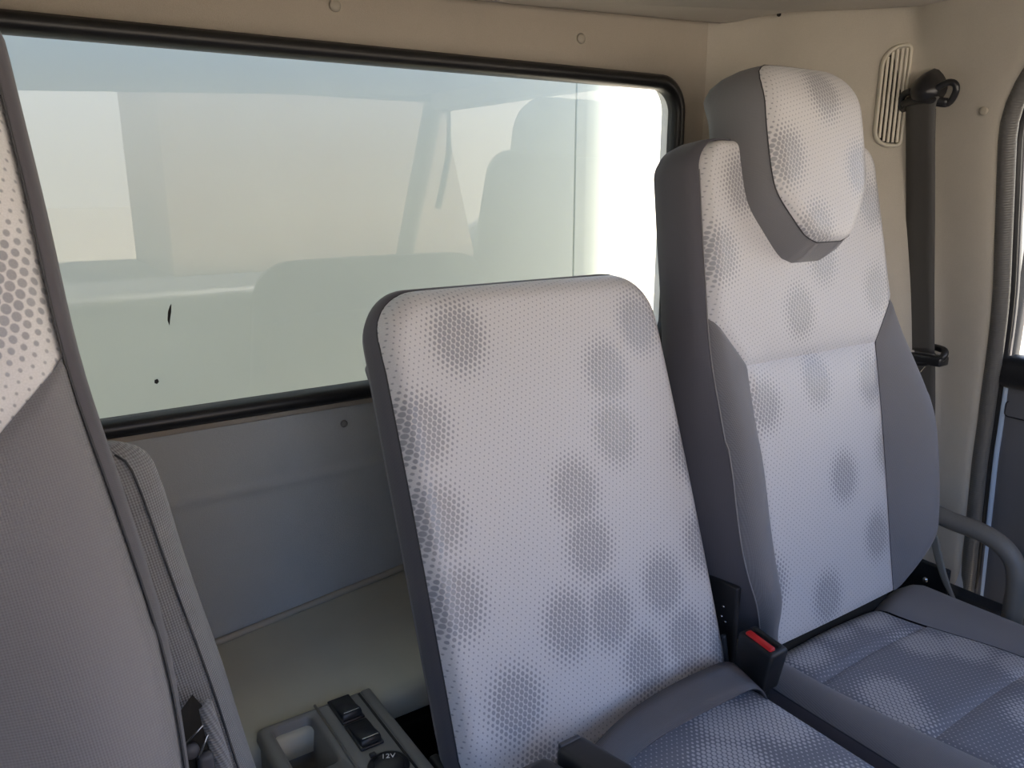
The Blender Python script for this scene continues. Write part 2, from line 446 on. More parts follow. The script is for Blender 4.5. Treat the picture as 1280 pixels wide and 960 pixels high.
# exterior skins (they cast the cab's shade on the cargo box)
sh = struct('wall_outside')
def yl(x0, x1, z0, z1, r, y): return wl_loop(x0, x1, z0, z1, r, y)
rings('rear_skin', [yl(-.60, 1.45, -1.1, .34, .02, WY+.045), yl(WX0-.01, WX1+.01, WZ0-.01, WZ1+.01, .05, WY+.045), yl(WX0-.01, WX1+.01, WZ0-.01, WZ1+.01, .05, WY+.028)], M['cab'], sh, smooth=False)
rbox('side_skin', (1.475, .85, -.38), (.03, .40, 1.44), M['cab'], sh)
rbox('roof_skin', (.42, .28, .345), (2.1, 1.52, .03), M['cab'], sh)
rbox('windscreen_header', (.42, -.42, .30), (2.0, .06, .10), M['liner'], sh)
rbox('door_header', (1.33, .12, .27), (.08, 1.0, .10), M['liner'], sh)
rbox('side_header', (-.50, .3, .27), (.08, 1.4, .10), M['liner'], sh)
rbox('side_lower', (-.53, .05, -.70), (.06, 1.9, .75), M['door'], sh)
rbox('side_lower', (1.47, -.35, -.70), (.06, 1.2, .75), M['door'], sh)
rbox('windscreen_cowl', (.47, -.96, -.72), (1.95, .06, .78), M['door'], sh)
rbox('side_light_blocker', (-.50, .40, -.05), (.06, 1.24, .68), M['door'], sh)  # closed panel added to block left light, standing for a person at the door
tube('windscreen_pillar', [(1.33, -.42, .27), (1.38, -.82, -.34)], .035, M['liner'], sh)
tube('windscreen_pillar', [(-.5, -.42, .27), (-.55, -.82, -.34)], .035, M['liner'], sh)
fl = struct('floor'); rbox('floor_mat', (.42, .1, -1.03), (2.0, 1.95, .05), M['blk'], fl)
dash = thing('dashboard', 'dark grey dashboard below the windscreen', 'dashboard', (.42, -.72, -1.0))
rbox('dash_top', (.46, -.68, -.52), (1.78, .40, .42), M['dgrey'], dash, bev=.05)

# shelf behind the seats
shf = struct('trim_1')
def shP(u, v):
    y = .783+v*(1.004-.783); zb = -.592+.030*(u-.2)/.27
    return (u, y, -.612+v*(zb+.612)+.0015*math.sin(u*17+v*3))
V, F = grid(shP, lin(-.45, .92, 40), lin(0, 1, 12))
n0 = len(V); V += [(u, .783, -.64) for u in lin(-.45, .92, 40)]; F += [(i, i+1, n0+i+1, n0+i) for i in range(39)]
link('shelf_panel', V, F, M['shelf'], shf)
tube('shelf_edge_trim', [(-.45, .993, -.655), (.2, .993, -.590), (.47, .993, -.560), (.92, .993, -.512)], .005, M['cap'], shf, smoothp=False)
rbox('shelf_base', (.25, .90, -.83), (1.3, .22, .34), M['blk'], shf)

# ------------------------------------------------------------------ vent grille
cdir = Vector((.693, -.721, 0)).normalized(); cn = Vector((-.721, -.693, 0)).normalized(); cup = Vector((0, 0, 1))
VC = Vector((1.2695, .7870, .133))
vent = thing('vent_grille', 'cream plastic vent grille with upright slats beside the belt anchor', 'vent', VC)
def vp(a_, b_, c_=0): return VC+cdir*a_+cup*b_+cn*c_
def ventloop(ins, c_):
    return [vp(p[0], p[1], c_) for p in rrect(-.0225+ins, .0225-ins, -.079+ins, .079-ins, (max(.004, .034-ins), max(.003, .010-ins), max(.003, .011-ins), max(.004, .026-ins)), 8)]
rings('frame', [ventloop(-.001, -.002), ventloop(0, .003), ventloop(.002, .0045), ventloop(.0042, .0045), ventloop(.0050, .001), ventloop(.0052, -.003)], M['beigep'], vent)
L = ventloop(.0065, -.0026); link('backing', L, [tuple(range(len(L)))], M['slot'], vent, smooth=False)
for i in range(5):
    x = -.0130+i*.0068
    zt = .071-(.034-math.sqrt(max(0, .034**2-(min(0, x-.0025+.0) if x < .008 else 0)**2)))*0
    zt = .0715 - (.012 if i == 0 else .0045 if i == 1 else .001 if i == 2 else 0)
    zb = -.0715 + (.007 if i == 0 else .002 if i == 1 else 0)
    hw = .0022; sec = [(-hw, -.0005), (-hw, .0015), (-hw*.5, .0026), (hw*.5, .0026), (hw, .0015), (hw, -.0005)]
    V = [vp(x+q[0], z, q[1]) for z in (zb, zt) for q in sec]
    F = [(k, (k+1) % 6, 6+(k+1) % 6, 6+k) for k in range(6)]+[tuple(range(6)), tuple(range(6, 12))]
    link('slat', V, F, M['beigep'], vent, smooth=False)
disc('screw_cap', (1.304, .657, .103), (-1, -.1, -.2), .0065, .002, M['cap'], wr)
hp = Vector((1.142, .922, .262)); disc('fixing_hole', hp+Vector((-.002, -.002, 0)), (-.72, -.69, 0), .0035, .0008, M['slot'], wr)

# ------------------------------------------------------------------ door side
ws = struct('trim_2')
def sealP(z): x, y, _ = wallP2(14, z); return Vector((x+.012, y-.012, z))
tube('door_seal', [sealP(z) for z in lin(-.98, .295, 50)], .013, M['seal'], ws, seg=12, smoothp=False)
tube('inner_seal_lip', [sealP(z)+Vector((.022, -.004, 0)) for z in lin(-.98, .295, 50)], .008, M['rubber'], ws, seg=8, smoothp=False)
d1 = struct('door_1')
def dx(z): return 1.335+lean(z)
V, F = grid(lambda y, z: (dx(z)+.035, y, z), lin(.60, -.4, 14), lin(-.27, -1.0, 20))
tube('door_edge', [sealP(z)+Vector((.034, -.010, 0)) for z in lin(-.98, -.34, 20)], .006, M['paint'], d1, seg=8, smoothp=False)
# door trim panel: bulged
def dpan(y, z):
    bul = .018*math.exp(-((z+.62)/.12)**2)*sm(.60, .50, y)
    rnd = .02*(1-min(1, (.655-y)/.03))**2
    return (dx(z)+.012-bul+rnd, y, z)
V, F = grid(dpan, [.655-.03*(k/6)**1.5 for k in range(7)]+[.61, .59]+lin(.56, -.5, 16), lin(-.335, -1.0, 30))
link('trim_panel', V, F, M['door'], d1, thick=-.01)
V, F = grid(lambda y, z: (dx(z)+.018, y, z), lin(.672, .656, 3), lin(-.36, -1.0, 20)); link('door_return', V, F, M['paint'], d1, thick=-.01)
V, F = grid(lambda y, z: (dx(z)+.03, y+doory(z), z), lin(.675, .630, 6), lin(-.34, .26, 24)); link('window_frame', V, F, M['dgrey'], d1, thick=-.012)
rbox('sill_cap', (dx(-.3)+.018, .535, -.315), (.07, .215, .055), M['blk'], d1, bev=.022, seg=4)
rbox('upper_frame', (dx(.25)+.02, .1, .24), (.03, 1.0, .03), M['dgrey'], d1)
V, F = grid(lambda y, z: (dx(z)+.036, y, z), lin(.635, -.4, 4), lin(-.34, .24, 8)); link('window_pane', V, F, M['glass'], d1)
# handle bezel (outlined recess)
hz, hy = -.385, .605
L = [(dx(hz)+.010, hy-.03+p[0], hz+p[1]) for p in rrect(-.055, .055, -.014, .014, .007, 5)]
tube('handle_bezel', L, .0012, M['blkg'], d1, closed=True, seg=6)

# ------------------------------------------------------------------ upper seat belt
bt = thing('seat_belt', 'dark shoulder belt hanging on the side wall from a black anchor', 'seat belt', (1.30, .735, -.75))
dn = Vector((-1, -.05, -.2)).normalized()
def bp(y, z, o=.02): return Vector((1.300+lean(z)-o, y, z))
# pillar loop
lp = [bp(.735, .124, .034), bp(.758, .122, .03), bp(.772, .112, .024), bp(.778, .124, .022), bp(.770, .136, .022), bp(.752, .138, .026), bp(.735, .134, .032), bp(.716, .139, .028), bp(.700, .146, .024), bp(.690, .142, .022), bp(.690, .130, .022), bp(.700, .116, .024), bp(.716, .118, .03)]
tube('guide_loop', smooth_path(lp+[lp[0]], 4)[:-1], .0052, M['blkg'], bt, seg=10, closed=True)
tube('guide_bar', [bp(.770, .120, .026), bp(.735, .123, .036), bp(.700, .118, .026)], .006, M['blkg'], bt, seg=10)
# bolt cover: tapered dome
prof = [(-.3, .024), (.25, .0245), (.5, .023), (.75, .018), (.92, .010), (1.0, .001)]
c0 = bp(.735, .139, .014); V = []; F = []
for h, r_ in prof:
    for k in range(20):
        q = 2*math.pi*k/20
        V.append(c0+Vector((-.030*h, math.cos(q)*r_, math.sin(q)*r_*.9+max(0, math.sin(q))**5*.008*(1-h)-.004*h)))
for j in range(len(prof)-1):
    for k in range(20): F.append((j*20+k, j*20+(k+1) % 20, (j+1)*20+(k+1) % 20, (j+1)*20+k))
F.append(tuple((len(prof)-1)*20+k for k in range(20)))
link('bolt_cover', V, F, M['blkg'], bt)
ribbon('webbing', [bp(.736, .128, .030), bp(.737, .10, .036), bp(.738, -.02, .034), bp(.740, -.17, .032), bp(.738, -.29, .034)],
       [Vector((0.1, 1, .05)), Vector((0.1, 1, .02)), Vector((.05, 1, 0)), Vector((0, 1, 0)), Vector((0, 1, 0))], lambda q: .050 if q > .2 else .058-.04*q, M['webb'], bt)
ribbon('rear_webbing', [bp(.745, .11, .02), bp(.752, -.05, .014), bp(.762, -.2, .012), bp(.76, -.35, .012), bp(.755, -.52, .014), bp(.75, -.8, .02)],
       [Vector((0, 1, 0))]*6, .048, M['webb'], bt)
ribbon('lower_webbing', [bp(.738, -.29, .03), bp(.742, -.45, .02), bp(.745, -.62, .02), bp(.745, -.80, .02)], [Vector((0, 1, 0))]*4, .048, M['webb'], bt)
lg = [bp(.775, -.292, .03), bp(.775, -.303, .034), bp(.74, -.312, .042), bp(.705, -.300, .036), bp(.698, -.290, .03), bp(.705, -.283, .022), bp(.74, -.283, .012), bp(.77, -.287, .02)]
tube('lower_guide', smooth_path(lg+[lg[0]], 4)[:-1], .006, M['blkg'], bt, seg=10, closed=True)
rbox('guide_plate', bp(.740, -.303, .030), (.03, .086, .017), M['blkg'], bt, bev=.004)
tube('guide_wire', [bp(.722, -.308, .03), bp(.735, -.322, .03), bp(.750, -.345, .03)], .0012, M['metal'], bt, seg=6)

# ------------------------------------------------------------------ seats
class Seat:
    def __init__(s, cx, y0, z0, rec):
        s.cx, s.y0, s.z0, s.a = cx, y0, z0, R(rec)
    def w(s, q, t, n):
        return Vector((s.cx+q, s.y0+t*math.sin(s.a)-n*math.cos(s.a), s.z0+t*math.cos(s.a)+n*math.sin(s.a)))

def seg_dist(px, pz, poly):
    A = np.array(poly); B = np.roll(A, -1, axis=0); d = B-A; L = (d**2).sum(1)+1e-12
    q = np.clip(((px-A[:, 0])*d[:, 0]+(pz-A[:, 1])*d[:, 1])/L, 0, 1)
    return float(np.sqrt((px-A[:, 0]-q*d[:, 0])**2+(pz-A[:, 1]-q*d[:, 1])**2).min())

def panel(name, fr, lo, hi, t0, t1, H, mat, parent, ns=30, nt=40, groove=.0035, gw=.006, blob=None, tv=None, bottom=None, label=None, kind=None):
    """fabric panel between curves lo(t), hi(t); height H(s,t); edges tucked into the seams"""
    ts = tv or lin(t0, t1, nt)
    V = []; UV = []; B = []; us = lin(0, 1, ns)
    for j, t in enumerate(ts):
        a_, b_ = lo(t), hi(t)
        for u in us:
            s_ = a_+(b_-a_)*u; tt = t
            d = min(u*(b_-a_), (1-u)*(b_-a_), t-t0 if 't' in groove_sides(bottom) else 9, t1-t)
            n_ = H(s_, tt)-groove*math.exp(-(max(0, d)/gw)**2)
            V.append(fr.w(s_, tt, n_)); UV.append((s_, tt)); B.append(blob(s_, tt) if blob else 0)
    F = [(j*ns+i, j*ns+i+1, (j+1)*ns+i+1, (j+1)*ns+i) for j in range(len(ts)-1) for i in range(ns-1)]
    return link(name, V, F, mat, parent, uv=UV, blob=B if blob else None, label=label, kind=kind)
def groove_sides(b): return '' if b == 'open' else 't'

def big_seat(cx, y0, z0, rec, label, group, dots_seed, spots, hspots, hd=True, cushion=True):
    fr = Seat(cx, y0, z0, rec)
    root = thing('seat', label, 'seat', (cx, y0, -1.0), group)
    ia = 0 if cushion else -.012
    a_ = lambda t: interp([(.3, .147+ia), (.39, .147+ia), (.46, .203), (.9, .203)], t) if t > .3 else .140+ia+.007*sm(0, .3, t)
    btab = [(0, .150), (.03, .178), (.08, .203), (.14, .220), (.20, .226), (.28, .226), (.36, .217), (.46, .203), (.56, .197), (.66, .190), (.70, .188)]
    b_ = lambda t: sinterp(btab, t)
    A_ = lambda t: .046*sm(-.02, .10, t)*(1-sm(.24, .47, t))
    T = .690; rr = .038
    def top_in(t):
        if t < T-rr: return 0
        q = (t-(T-rr))/rr; return rr*(1-math.sqrt(max(0, 1-q*q)))
    def H(s_, t):
        x = abs(s_); aa, bb = a_(min(t, .46)), b_(t)
        w_ = max(0, min(1, (x-aa)/max(.004, bb-aa))) if t < .46 else 0
        h = A_(t)*math.sin(w_*2.25)
        h += .010*(x/.2)**2*(1-sm(.35, .5, t))*0
        be = b_(t)-top_in(t)
        d = min(be-x, (T-t)*1.2)
        Rr = .016 if t > .3 else .012
        d = max(0, d)
        if d < Rr: h -= Rr-math.sqrt(Rr*Rr-(Rr-d)**2)
        h += .008*math.exp(-((t-.2)/.16)**2)*(1-min(1, x/.15)**2)         # lumbar
        h -= .010*math.exp(-((t-.39)/.03)**2)*sm(.16, .10, x)*.6             # cross seam valley
        return h
    bl = blobs(spots, .030, .036)
    panel('lower_insert', fr, lambda t: -a_(t), lambda t: a_(t), 0, .39, H, M['dot'], root, 44, 60, blob=bl, groove=.004)
    tv = lin(.39, .46, 12)+lin(.466, T-rr, 26)+[T-rr+rr*math.sin(k/10*math.pi/2) for k in range(1, 11)]
    be = lambda t: (a_(t) if t < .46 else b_(t))-top_in(t)
    panel('upper_panel', fr, lambda t: -be(t), be, .39, T+.02, H, M['dot'], root, 50, 60, blob=bl, tv=tv, groove=.004)
    for sg in (-1, 1):
        lo = (lambda t: a_(t)) if sg > 0 else (lambda t: -b_(t))
        hi = (lambda t: b_(t)) if sg > 0 else (lambda t: -a_(t))
        panel('bolster', fr, lo, hi, 0, .462, H, M['grey'], root, 16, 60, groove=.003, gw=.005)
        tube('seam', [fr.w(sg*b_(t), t, H(sg*(b_(t)-.0005), t)-.001) for t in lin(.01, T-rr, 60)], .0009 if cushion else .0007, M['piping' if cushion else 'seam'], root, seg=5, smoothp=False)
    # gusset: outer loop, from the seam back
    lp = [(-b_(t)+top_in(t), t) for t in lin(0, T-rr, 40)]+[(-b_(t)+top_in(t), t) for t in [T-rr+rr*math.sin(k/10*math.pi/2) for k in range(1, 11)]]
    lp += [(x, T) for x in lin(-.13, .13, 12)]
    lp += [(-q[0], q[1]) for q in lp[:50][::-1]]
    def gl(off, nn, base=1):
        out_ = []
        for (x, t) in lp:
            sx_ = (1 if x > 0 else -1)
            edge = min(1, max(0, (t-(T-rr))/rr))
            o_ = off*(1-edge*.8)*sx_*(.4+.6*sm(.0, .15, t)+.0)
            out_.append(fr.w(x+o_, t+off*edge*.6, (H(x*.9995, min(t, T-.0005)) if nn is None else nn+ (A_(t)*.5 if nn > -.03 else 0))))
        return out_
    rings('side_gusset', [gl(0, None), gl(.003, -.014+.0), gl(.009, -.035), gl(.012, -.065), gl(.008, -.092), gl(-.008, -.108), gl(-.03, -.112)], M['side'], root, cap='end',
          uv=None) if False else None
    LL = [gl(0, None), gl(.004, -.012), gl(.010, -.035), gl(.013, -.065), gl(.009, -.088), gl(-.004, -.102), gl(-.03, -.108)]
    uvs = [(j*.02, i*.013) for j in range(len(LL)) for i in range(len(LL[0]))]
    n_ = len(LL[0]); V = [p for L_ in LL for p in L_]
    F = [(j*n_+k, j*n_+(k+1), (j+1)*n_+(k+1), (j+1)*n_+k) for j in range(len(LL)-1) for k in range(n_-1)]+[tuple((len(LL)-1)*n_+k for k in range(n_))]
    link('side_gusset', V, F, M['side'], root, uv=uvs)
    # headrest
    if hd:
        hr = thing_part('headrest', root)
        hx = -.012
        tab = [(.543, .026), (.547, .040), (.556, .052), (.580, .072), (.605, .091), (.622, .098), (.65, .101), (.70, .102), (.735, .100), (.760, .094), (.777, .080), (.785, .062)]
        t0_, t1_ = tab[0][0], tab[-1][0]
        hw = lambda t: sinterp(tab, t)
        poly = [(hx-hw(t), t) for t in lin(t0_, t1_, 60)]+[(hx+hw(t), t) for t in lin(t1_, t0_, 60)]
        def HH(s_, t, n0=.046):
            d = seg_dist(s_, t, poly); Rr = .020
            h = n0+.006*(1-((s_-hx)/.11)**2)
            if t > .72: h -= .9*(t-.72)**2/.065*.5
            if d < Rr: h -= (Rr-math.sqrt(max(0, Rr*Rr-(Rr-d)**2)))*.55
            return h
        panel('face_panel', fr, lambda t: hx-hw(t), lambda t: hx+hw(t), t0_, t1_+1, HH, M['dot'], hr, 36, 60, blob=blobs(hspots, .030, .036), groove=.0, bottom='open',
              tv=lin(t0_, .74, 40)+lin(.744, t1_, 16))
        P0 = [(hx-hw(t), t) for t in lin(t0_, t1_, 40)]+[(x, t1_) for x in lin(hx-.05, hx+.05, 8)]+[(hx+hw(t), t) for t in lin(t1_, t0_, 40)]+[(x, t0_) for x in lin(hx+.026, hx-.026, 6)]
        def hl(sc, nn, dz=0, nface=False):
            r_ = []
            for (x, t) in P0:
                X = hx+(x-hx)*sc[0]; tc_ = .67
                k_ = (t-tc_); TT = tc_+k_*(sc[1] if k_ < 0 else sc[2])+dz
                nn_ = HH(x, t) if nface else nn-(.9*(t-.72)**2/.065*.5 if t > .72 else 0)
                r_.append(fr.w(X, TT, nn_))
            return r_
        LL = [hl((1, 1, 1), 0, nface=True), hl((1.03, 1.05, 1.006), .032), hl((1.08, 1.12, 1.015), .020), hl((1.12, 1.17, 1.02), .004), hl((1.13, 1.19, 1.01), -.018), hl((1.10, 1.1, .96), -.042), hl((1.0, 1.0, .89), -.060), hl((.85, .8, .78), -.068), hl((.5, .5, .5), -.070)]
        n_ = len(LL[0])
        uvs = [(j*.02, i*.007) for j in range(len(LL)) for i in range(n_)]
        V = [p for L_ in LL for p in L_]
        F = [(j*n_+k, j*n_+(k+1) % n_, (j+1)*n_+(k+1) % n_, (j+1)*n_+k) for j in range(len(LL)-1) for k in range(n_)]+[tuple((len(LL)-1)*n_+k for k in range(n_))]
        link('head_gusset', V, F, M['grey'], hr, uv=uvs)
        tube('seam', [p+Vector((0, -.0006, 0)) for p in LL[0]], .0008, M['seam'], hr, seg=5, closed=True)
    if cushion: build_cushion(root, cx)
    return root, fr

hx_dummy = 0
def thing_part(name, root):
    o = bpy.data.objects.new(name, None); COL.objects.link(o); o.parent = root; return o

def build_cushion(root, cx):
    """seat cushion in world axes; s across, y depth"""
    zt = -.640; yb, yf = .640, -.05
    ins = lambda y: .113+.030*sm(.62, .25, y)*0-.0  # half width of insert
    insL = lambda y: -(.145-.05*sm(.55, .22, y)*1.0)-.0
    insR = lambda y: .110+.045*sm(.60, .40, y)
    oL = lambda y: -.205+.0*y
    oR = lambda y: .225
    class Fr:
        def w(s, q, t, n): return Vector((cx+q, yb-t, zt+n))
    fr = Fr()
    def H(s_, t):
        y = yb-t
        l, r_ = insL(y), insR(y)
        if s_ < l: w_ = (l-s_)/(l-oL(y)); h = .030*math.sin(w_*2.5)*1.0-.012*w_**3
        elif s_ > r_: w_ = (s_-r_)/(oR(y)-r_); h = .020*math.sin(w_*2.4)-.010*w_**3
        else:
            q = (s_-l)/(r_-l); h = .006*math.sin(q*math.pi)
        h += -.05*(1-min(1, t/.05))**2                      # rolls down under the backrest
        if t > .60: h -= .12*((t-.60)/.1)**2
        return h
    bl = blobs([(-.13+.02, .20), (-.09, .17), (.06, .13), (.10, .17), (.02, .30), (.09, .33), (-.07, .36), (.12, .24), (-.12, .50), (0, .45), (.1, .5), (-.02, .03), (.06, .05), (-.1, .05)], .036, .034)
    def Hs(s_, t):
        h = H(s_, t); 
        return h
    y1, y2 = .535, .395
    panel('cushion_rear_insert', fr, lambda t: insL(yb-t), lambda t: insR(yb-t), 0, yb-y1, Hs, M['dotshade'], root, 40, 20, blob=bl, groove=.006, gw=.008, bottom='open')
    panel('cushion_insert', fr, lambda t: insL(yb-t), lambda t: insR(yb-t), yb-y1, yb-y2, Hs, M['dotshade'], root, 40, 30, blob=bl, groove=.004)
    panel('cushion_front_insert', fr, lambda t: insL(yb-t), lambda t: insR(yb-t), yb-y2, .69, Hs, M['dotshade'], root, 40, 40, blob=bl, groove=.004)
    panel('cushion_bolster', fr, lambda t: oL(0), lambda t: insL(yb-t), 0, .69, Hs, M['grey'], root, 20, 60, groove=.003, bottom='open')
    panel('cushion_bolster', fr, lambda t: insR(yb-t), lambda t: oR(0), 0, .69, Hs, M['grey'], root, 20, 60, groove=.003, bottom='open')
    # side gussets + front
    for sg, o_ in ((-1, oL(0)), (1, oR(0))):
        def G(u, t):
            h0 = H(o_*.999, t)
            pr = [(0, 0), (.006, -.02), (.010, -.045), (.008, -.08), (-.01, -.12), (-.02, -.18)]
            dx_, dz_ = pr[u]; return fr.w(o_+sg*dx_, t, h0+dz_)
        V, F = grid(G, range(6), lin(0, .69, 40)); link('cushion_gusset', V, F, M['side'], root, uv=[(v[1], v[2]) for v in V])
        tube('seam', [fr.w(o_, t, H(o_*.999, t)-.001) for t in lin(.01, .68, 40)], .0009, M['seam'], root, seg=5, smoothp=False)
        tube('seam', [fr.w(o_+sg*.010, t, H(o_*.999, t)-.048) for t in lin(.01, .68, 40)], .0009, M['seam'], root, seg=5, smoothp=False)
    rbox('gap_shade_filler', (cx, .640, -.655), (.30, .05, .075), M['slot'], root, bev=.008)  # dark box added to paint the shade in the gap behind the cushion
    rbox('seat_base', (cx+.01, .33, -.90), (.36, .50, .26), M['blk'], root, bev=.02)

passenger, pf = big_seat(.985, .600, -.62, 12, 'passenger seat with dotted insert and tall headrest beside the right door', None, 3,
    [(-.18, .54), (-.13, .63), (-.032, .452), (.155, .47), (.03, .525), (-.125, .335), (-.01, .352), (.118, .335), (.025, .205), (-.145, .09), (.10, .10), (-.03, .04), (.160, .60), (.145, .225)],
    [(-.005, .742), (-.092, .655), (.060, .640), (-.045, .560)])
passenger.name = 'passenger_seat'

driver, df = big_seat(-.167, .386, -.540, 15, 'driver seat at the left edge with light dotted upper panel and grey bolster', None, 8,
    [(.165, .500), (.10, .56), (.02, .50), (-.1, .47), (-.15, .6), (.0, .64), (.05, .3), (-.08, .2), (.09, .12)], [(0, .7), (-.05, .6), (.06, .64)], cushion=False)
driver.name = 'driver_seat'
rbox('cushion', (-.167, .12, -.62), (.44, .56, .14), M['grey'], driver, bev=.04, seg=5)
rbox('seat_base', (-.167, .2, -.85), (.36, .5, .32), M['blk'], driver, bev=.02)

# rear cover of the driver seat: a second, wider padded slab behind the backrest
def rearR(z): return sinterp([(-.75, .190), (-.55, .152), (-.477, .139), (-.394, .126), (-.281, .104), (-.212, .091), (-.197, .084), (-.190, .068)], z)
secs = [(0, .0), (-.006, -.004), (-.020, -.008), (-.060, -.009), (-.12, -.009), (-.22, -.009)]
def rearP(u, z):
    # u 0..: cross-section from the right back edge round to the front face going left
    pr = [(-.02, .10), (.0, .088), (.003, .07), (.003, .045), (.0, .024), (-.006, .010), (-.014, .002), (-.028, .0), (-.05, .0), (-.10, -.002), (-.16, -.004), (-.30, -.004)]
    dx_, dy_ = pr[u]
    d = max(0, -.192-z); rt = .018*math.exp(-d/.01)
    y0_ = .600; dy_ *= .2+.8*sm(-.195, -.36, z)
    return Vector((rearR(z)+dx_, y0_+dy_+rt*.6+.25*(z+.35)*.4, z))
zz = [-.190, -.192, -.195, -.200, -.207, -.214]+lin(-.225, -.75, 46)
V, F = grid(rearP, range(12), zz)
F.append(tuple(range(12)))
link('back_cover', V, F, M['lgrey'], driver, uv=[(v[0]+.5*v[1], v[2]) for v in V], label='light grey woven cover behind the backrest')
tube('cover_seam', [rearP(6, z)+Vector((0, -.0012, 0)) for z in zz[2:]], .0009, M['seam'], driver, seg=5, smoothp=False)
# opening for the recliner with folded cloth flap
tube('cover_fold', [(.099, .572, -.385), (.1035, .566, -.415), (.110, .560, -.46), (.116, .556, -.50), (.122, .55, -.56)], [.002]+[.0065]*30, M['lgrey'], driver, seg=10, n=6)
V = [(.082, .568, -.385), (.092, .569, -.375), (.100, .566, -.39), (.104, .561, -.43), (.110, .556, -.50), (.085, .556, -.50), (.080, .562, -.44)]
link('recliner_slot', V, [tuple(range(7))], M['slot'], driver, smooth=False)
disc('recliner_pivot', (.0845, .556, -.412), (0, -1, .2), .006, .004, M['dgrey'], driver)
tube('recliner_spring', [(.080, .553, -.404), (.088, .551, -.396), (.094, .552, -.392)], .0009, M['metal'], driver, seg=5)
tube('recliner_rod', [(.088, .551, -.418), (.093, .551, -.408), (.097, .553, -.402)], .0009, M['metal'], driver, seg=5)
rbox('recliner_lever', (.094, .558, -.47), (.012, .01, .10), M['dgrey'], driver, bev=.004)

# ------------------------------------------------------------------ middle seat
MX = .545; mf = Seat(MX, .60, -.60, 20)
mid = thing('middle_seat', 'narrow middle seat with squared dotted backrest between the two big seats', 'seat', (MX, .58, -1.0))
mhw = .196; mT = .520; mt0 = -.035
mpoly = rrect(-mhw, mhw, mt0, mT, (.056, .056, .045, .055), 12)
def mrow(t):
    # half extents at t for left and right
    def ins(rt, rb):
        if t > mT-rt: q = (t-(mT-rt))/rt; return rt*(1-math.sqrt(max(0, 1-q*q)))
        if t < mt0+rb: q = ((mt0+rb)-t)/rb; return rb*(1-math.sqrt(max(0, 1-q*q)))
        return 0
    return ins
def mH(s_, t):
    d = seg_dist(s_, t, mpoly)
    Rs = .020+.014*sm(.44, .52, t)
    h = .007*math.cos(s_/mhw*1.3)+.006*math.cos((t-.24)/.28*1.3)
    if d < Rs: h -= Rs-math.sqrt(max(0, Rs*Rs-(Rs-d)**2))
    return h
mtv = [mt0+.045*(1-math.cos(k/12*math.pi/2)) for k in range(12)]+lin(mt0+.045, mT-.056, 80)+[mT-.056+.056*math.sin(k/16*math.pi/2) for k in range(1, 17)]
mbl = blobs([], .03, .04) if False else None
PX = [(553, 405), (497, 470), (500, 560), (770, 400), (710, 460), (712, 535), (645, 590), (845, 575), (655, 655), (540, 800), (720, 700), (655, 750), (760, 730), (850, 680), (705, 825), (780, 800), (835, 800), (870, 700), (590, 900), (640, 440)]
# blob centres in seat coordinates (s, t)
MB = [(-.113, .458), (-.178, .365), (-.181, .270), (.150, .447), (.082, .394), (.075, .318), (.000, .262), (.196, .274), (.004, .196), (-.128, .058), (-.005+.02, .112),
      (.103, .125), (.185, .157), (.053, .044), (.125, .050), (.190, .035), (-.112, -.030), (-.045, .120), (-.176, .12+.06)]
mbl = blobs(MB, .032, .038)
panel('backrest_face', mf, lambda t: -mhw+mrow(t)(.056, .055), lambda t: mhw-mrow(t)(.056, .045), mt0-9, mT+9, mH, M['dot'], mid, 66, 0, groove=0, tv=mtv, blob=mbl)
def mloop(off, n_):
    return [mf.w(p[0]*(1+off/mhw), .24+(p[1]-.24)*(1+off/.28), n_) for p in mpoly]
def mface(p):
    return mH(p[0]*.999, p[1])
LL = [[mf.w(p[0], p[1], mH(p[0], p[1])) for p in mpoly], mloop(.003, -.030), mloop(.006, -.042), mloop(.003, -.055), mloop(-.004, -.062), mloop(-.02, -.064)]
n_ = len(LL[0]); V = [p for L_ in LL for p in L_]
F = [(j*n_+k, j*n_+(k+1) % n_, (j+1)*n_+(k+1) % n_, (j+1)*n_+k) for j in range(len(LL)-1) for k in range(n_)]+[tuple((len(LL)-1)*n_+k for k in range(n_))]
link('side_gusset', V, F, M['side'], mid, uv=[(j*.02, i*.01) for j in range(len(LL)) for i in range(n_)])
tube('seam', [p+Vector((0, -.0005, 0)) for p in LL[0]], .0010, M['seam'], mid, seg=5, closed=True)
LL = [mloop(-.012, -.060), mloop(-.008, -.066), mloop(-.008, -.082), mloop(-.014, -.088), mloop(-.04, -.089)]
LL = [[p-Vector((0, 0, .0)) for p in L_] for L_ in LL]
V = [p for L_ in LL for p in L_]
V = [Vector((v.x, v.y, v.z if v.z < -.22 else -.22+(v.z+.22)*.30)) for v in V]
V = [Vector((v.x, v.y-(.0 if v.z < -.25 else 0), v.z)) for v in V]
F = [(j*n_+k, j*n_+(k+1) % n_, (j+1)*n_+(k+1) % n_, (j+1)*n_+k) for j in range(len(LL)-1) for k in range(n_)]+[tuple((len(LL)-1)*n_+k for k in range(n_))]
link('back_shell', V, F, M['door'], mid)
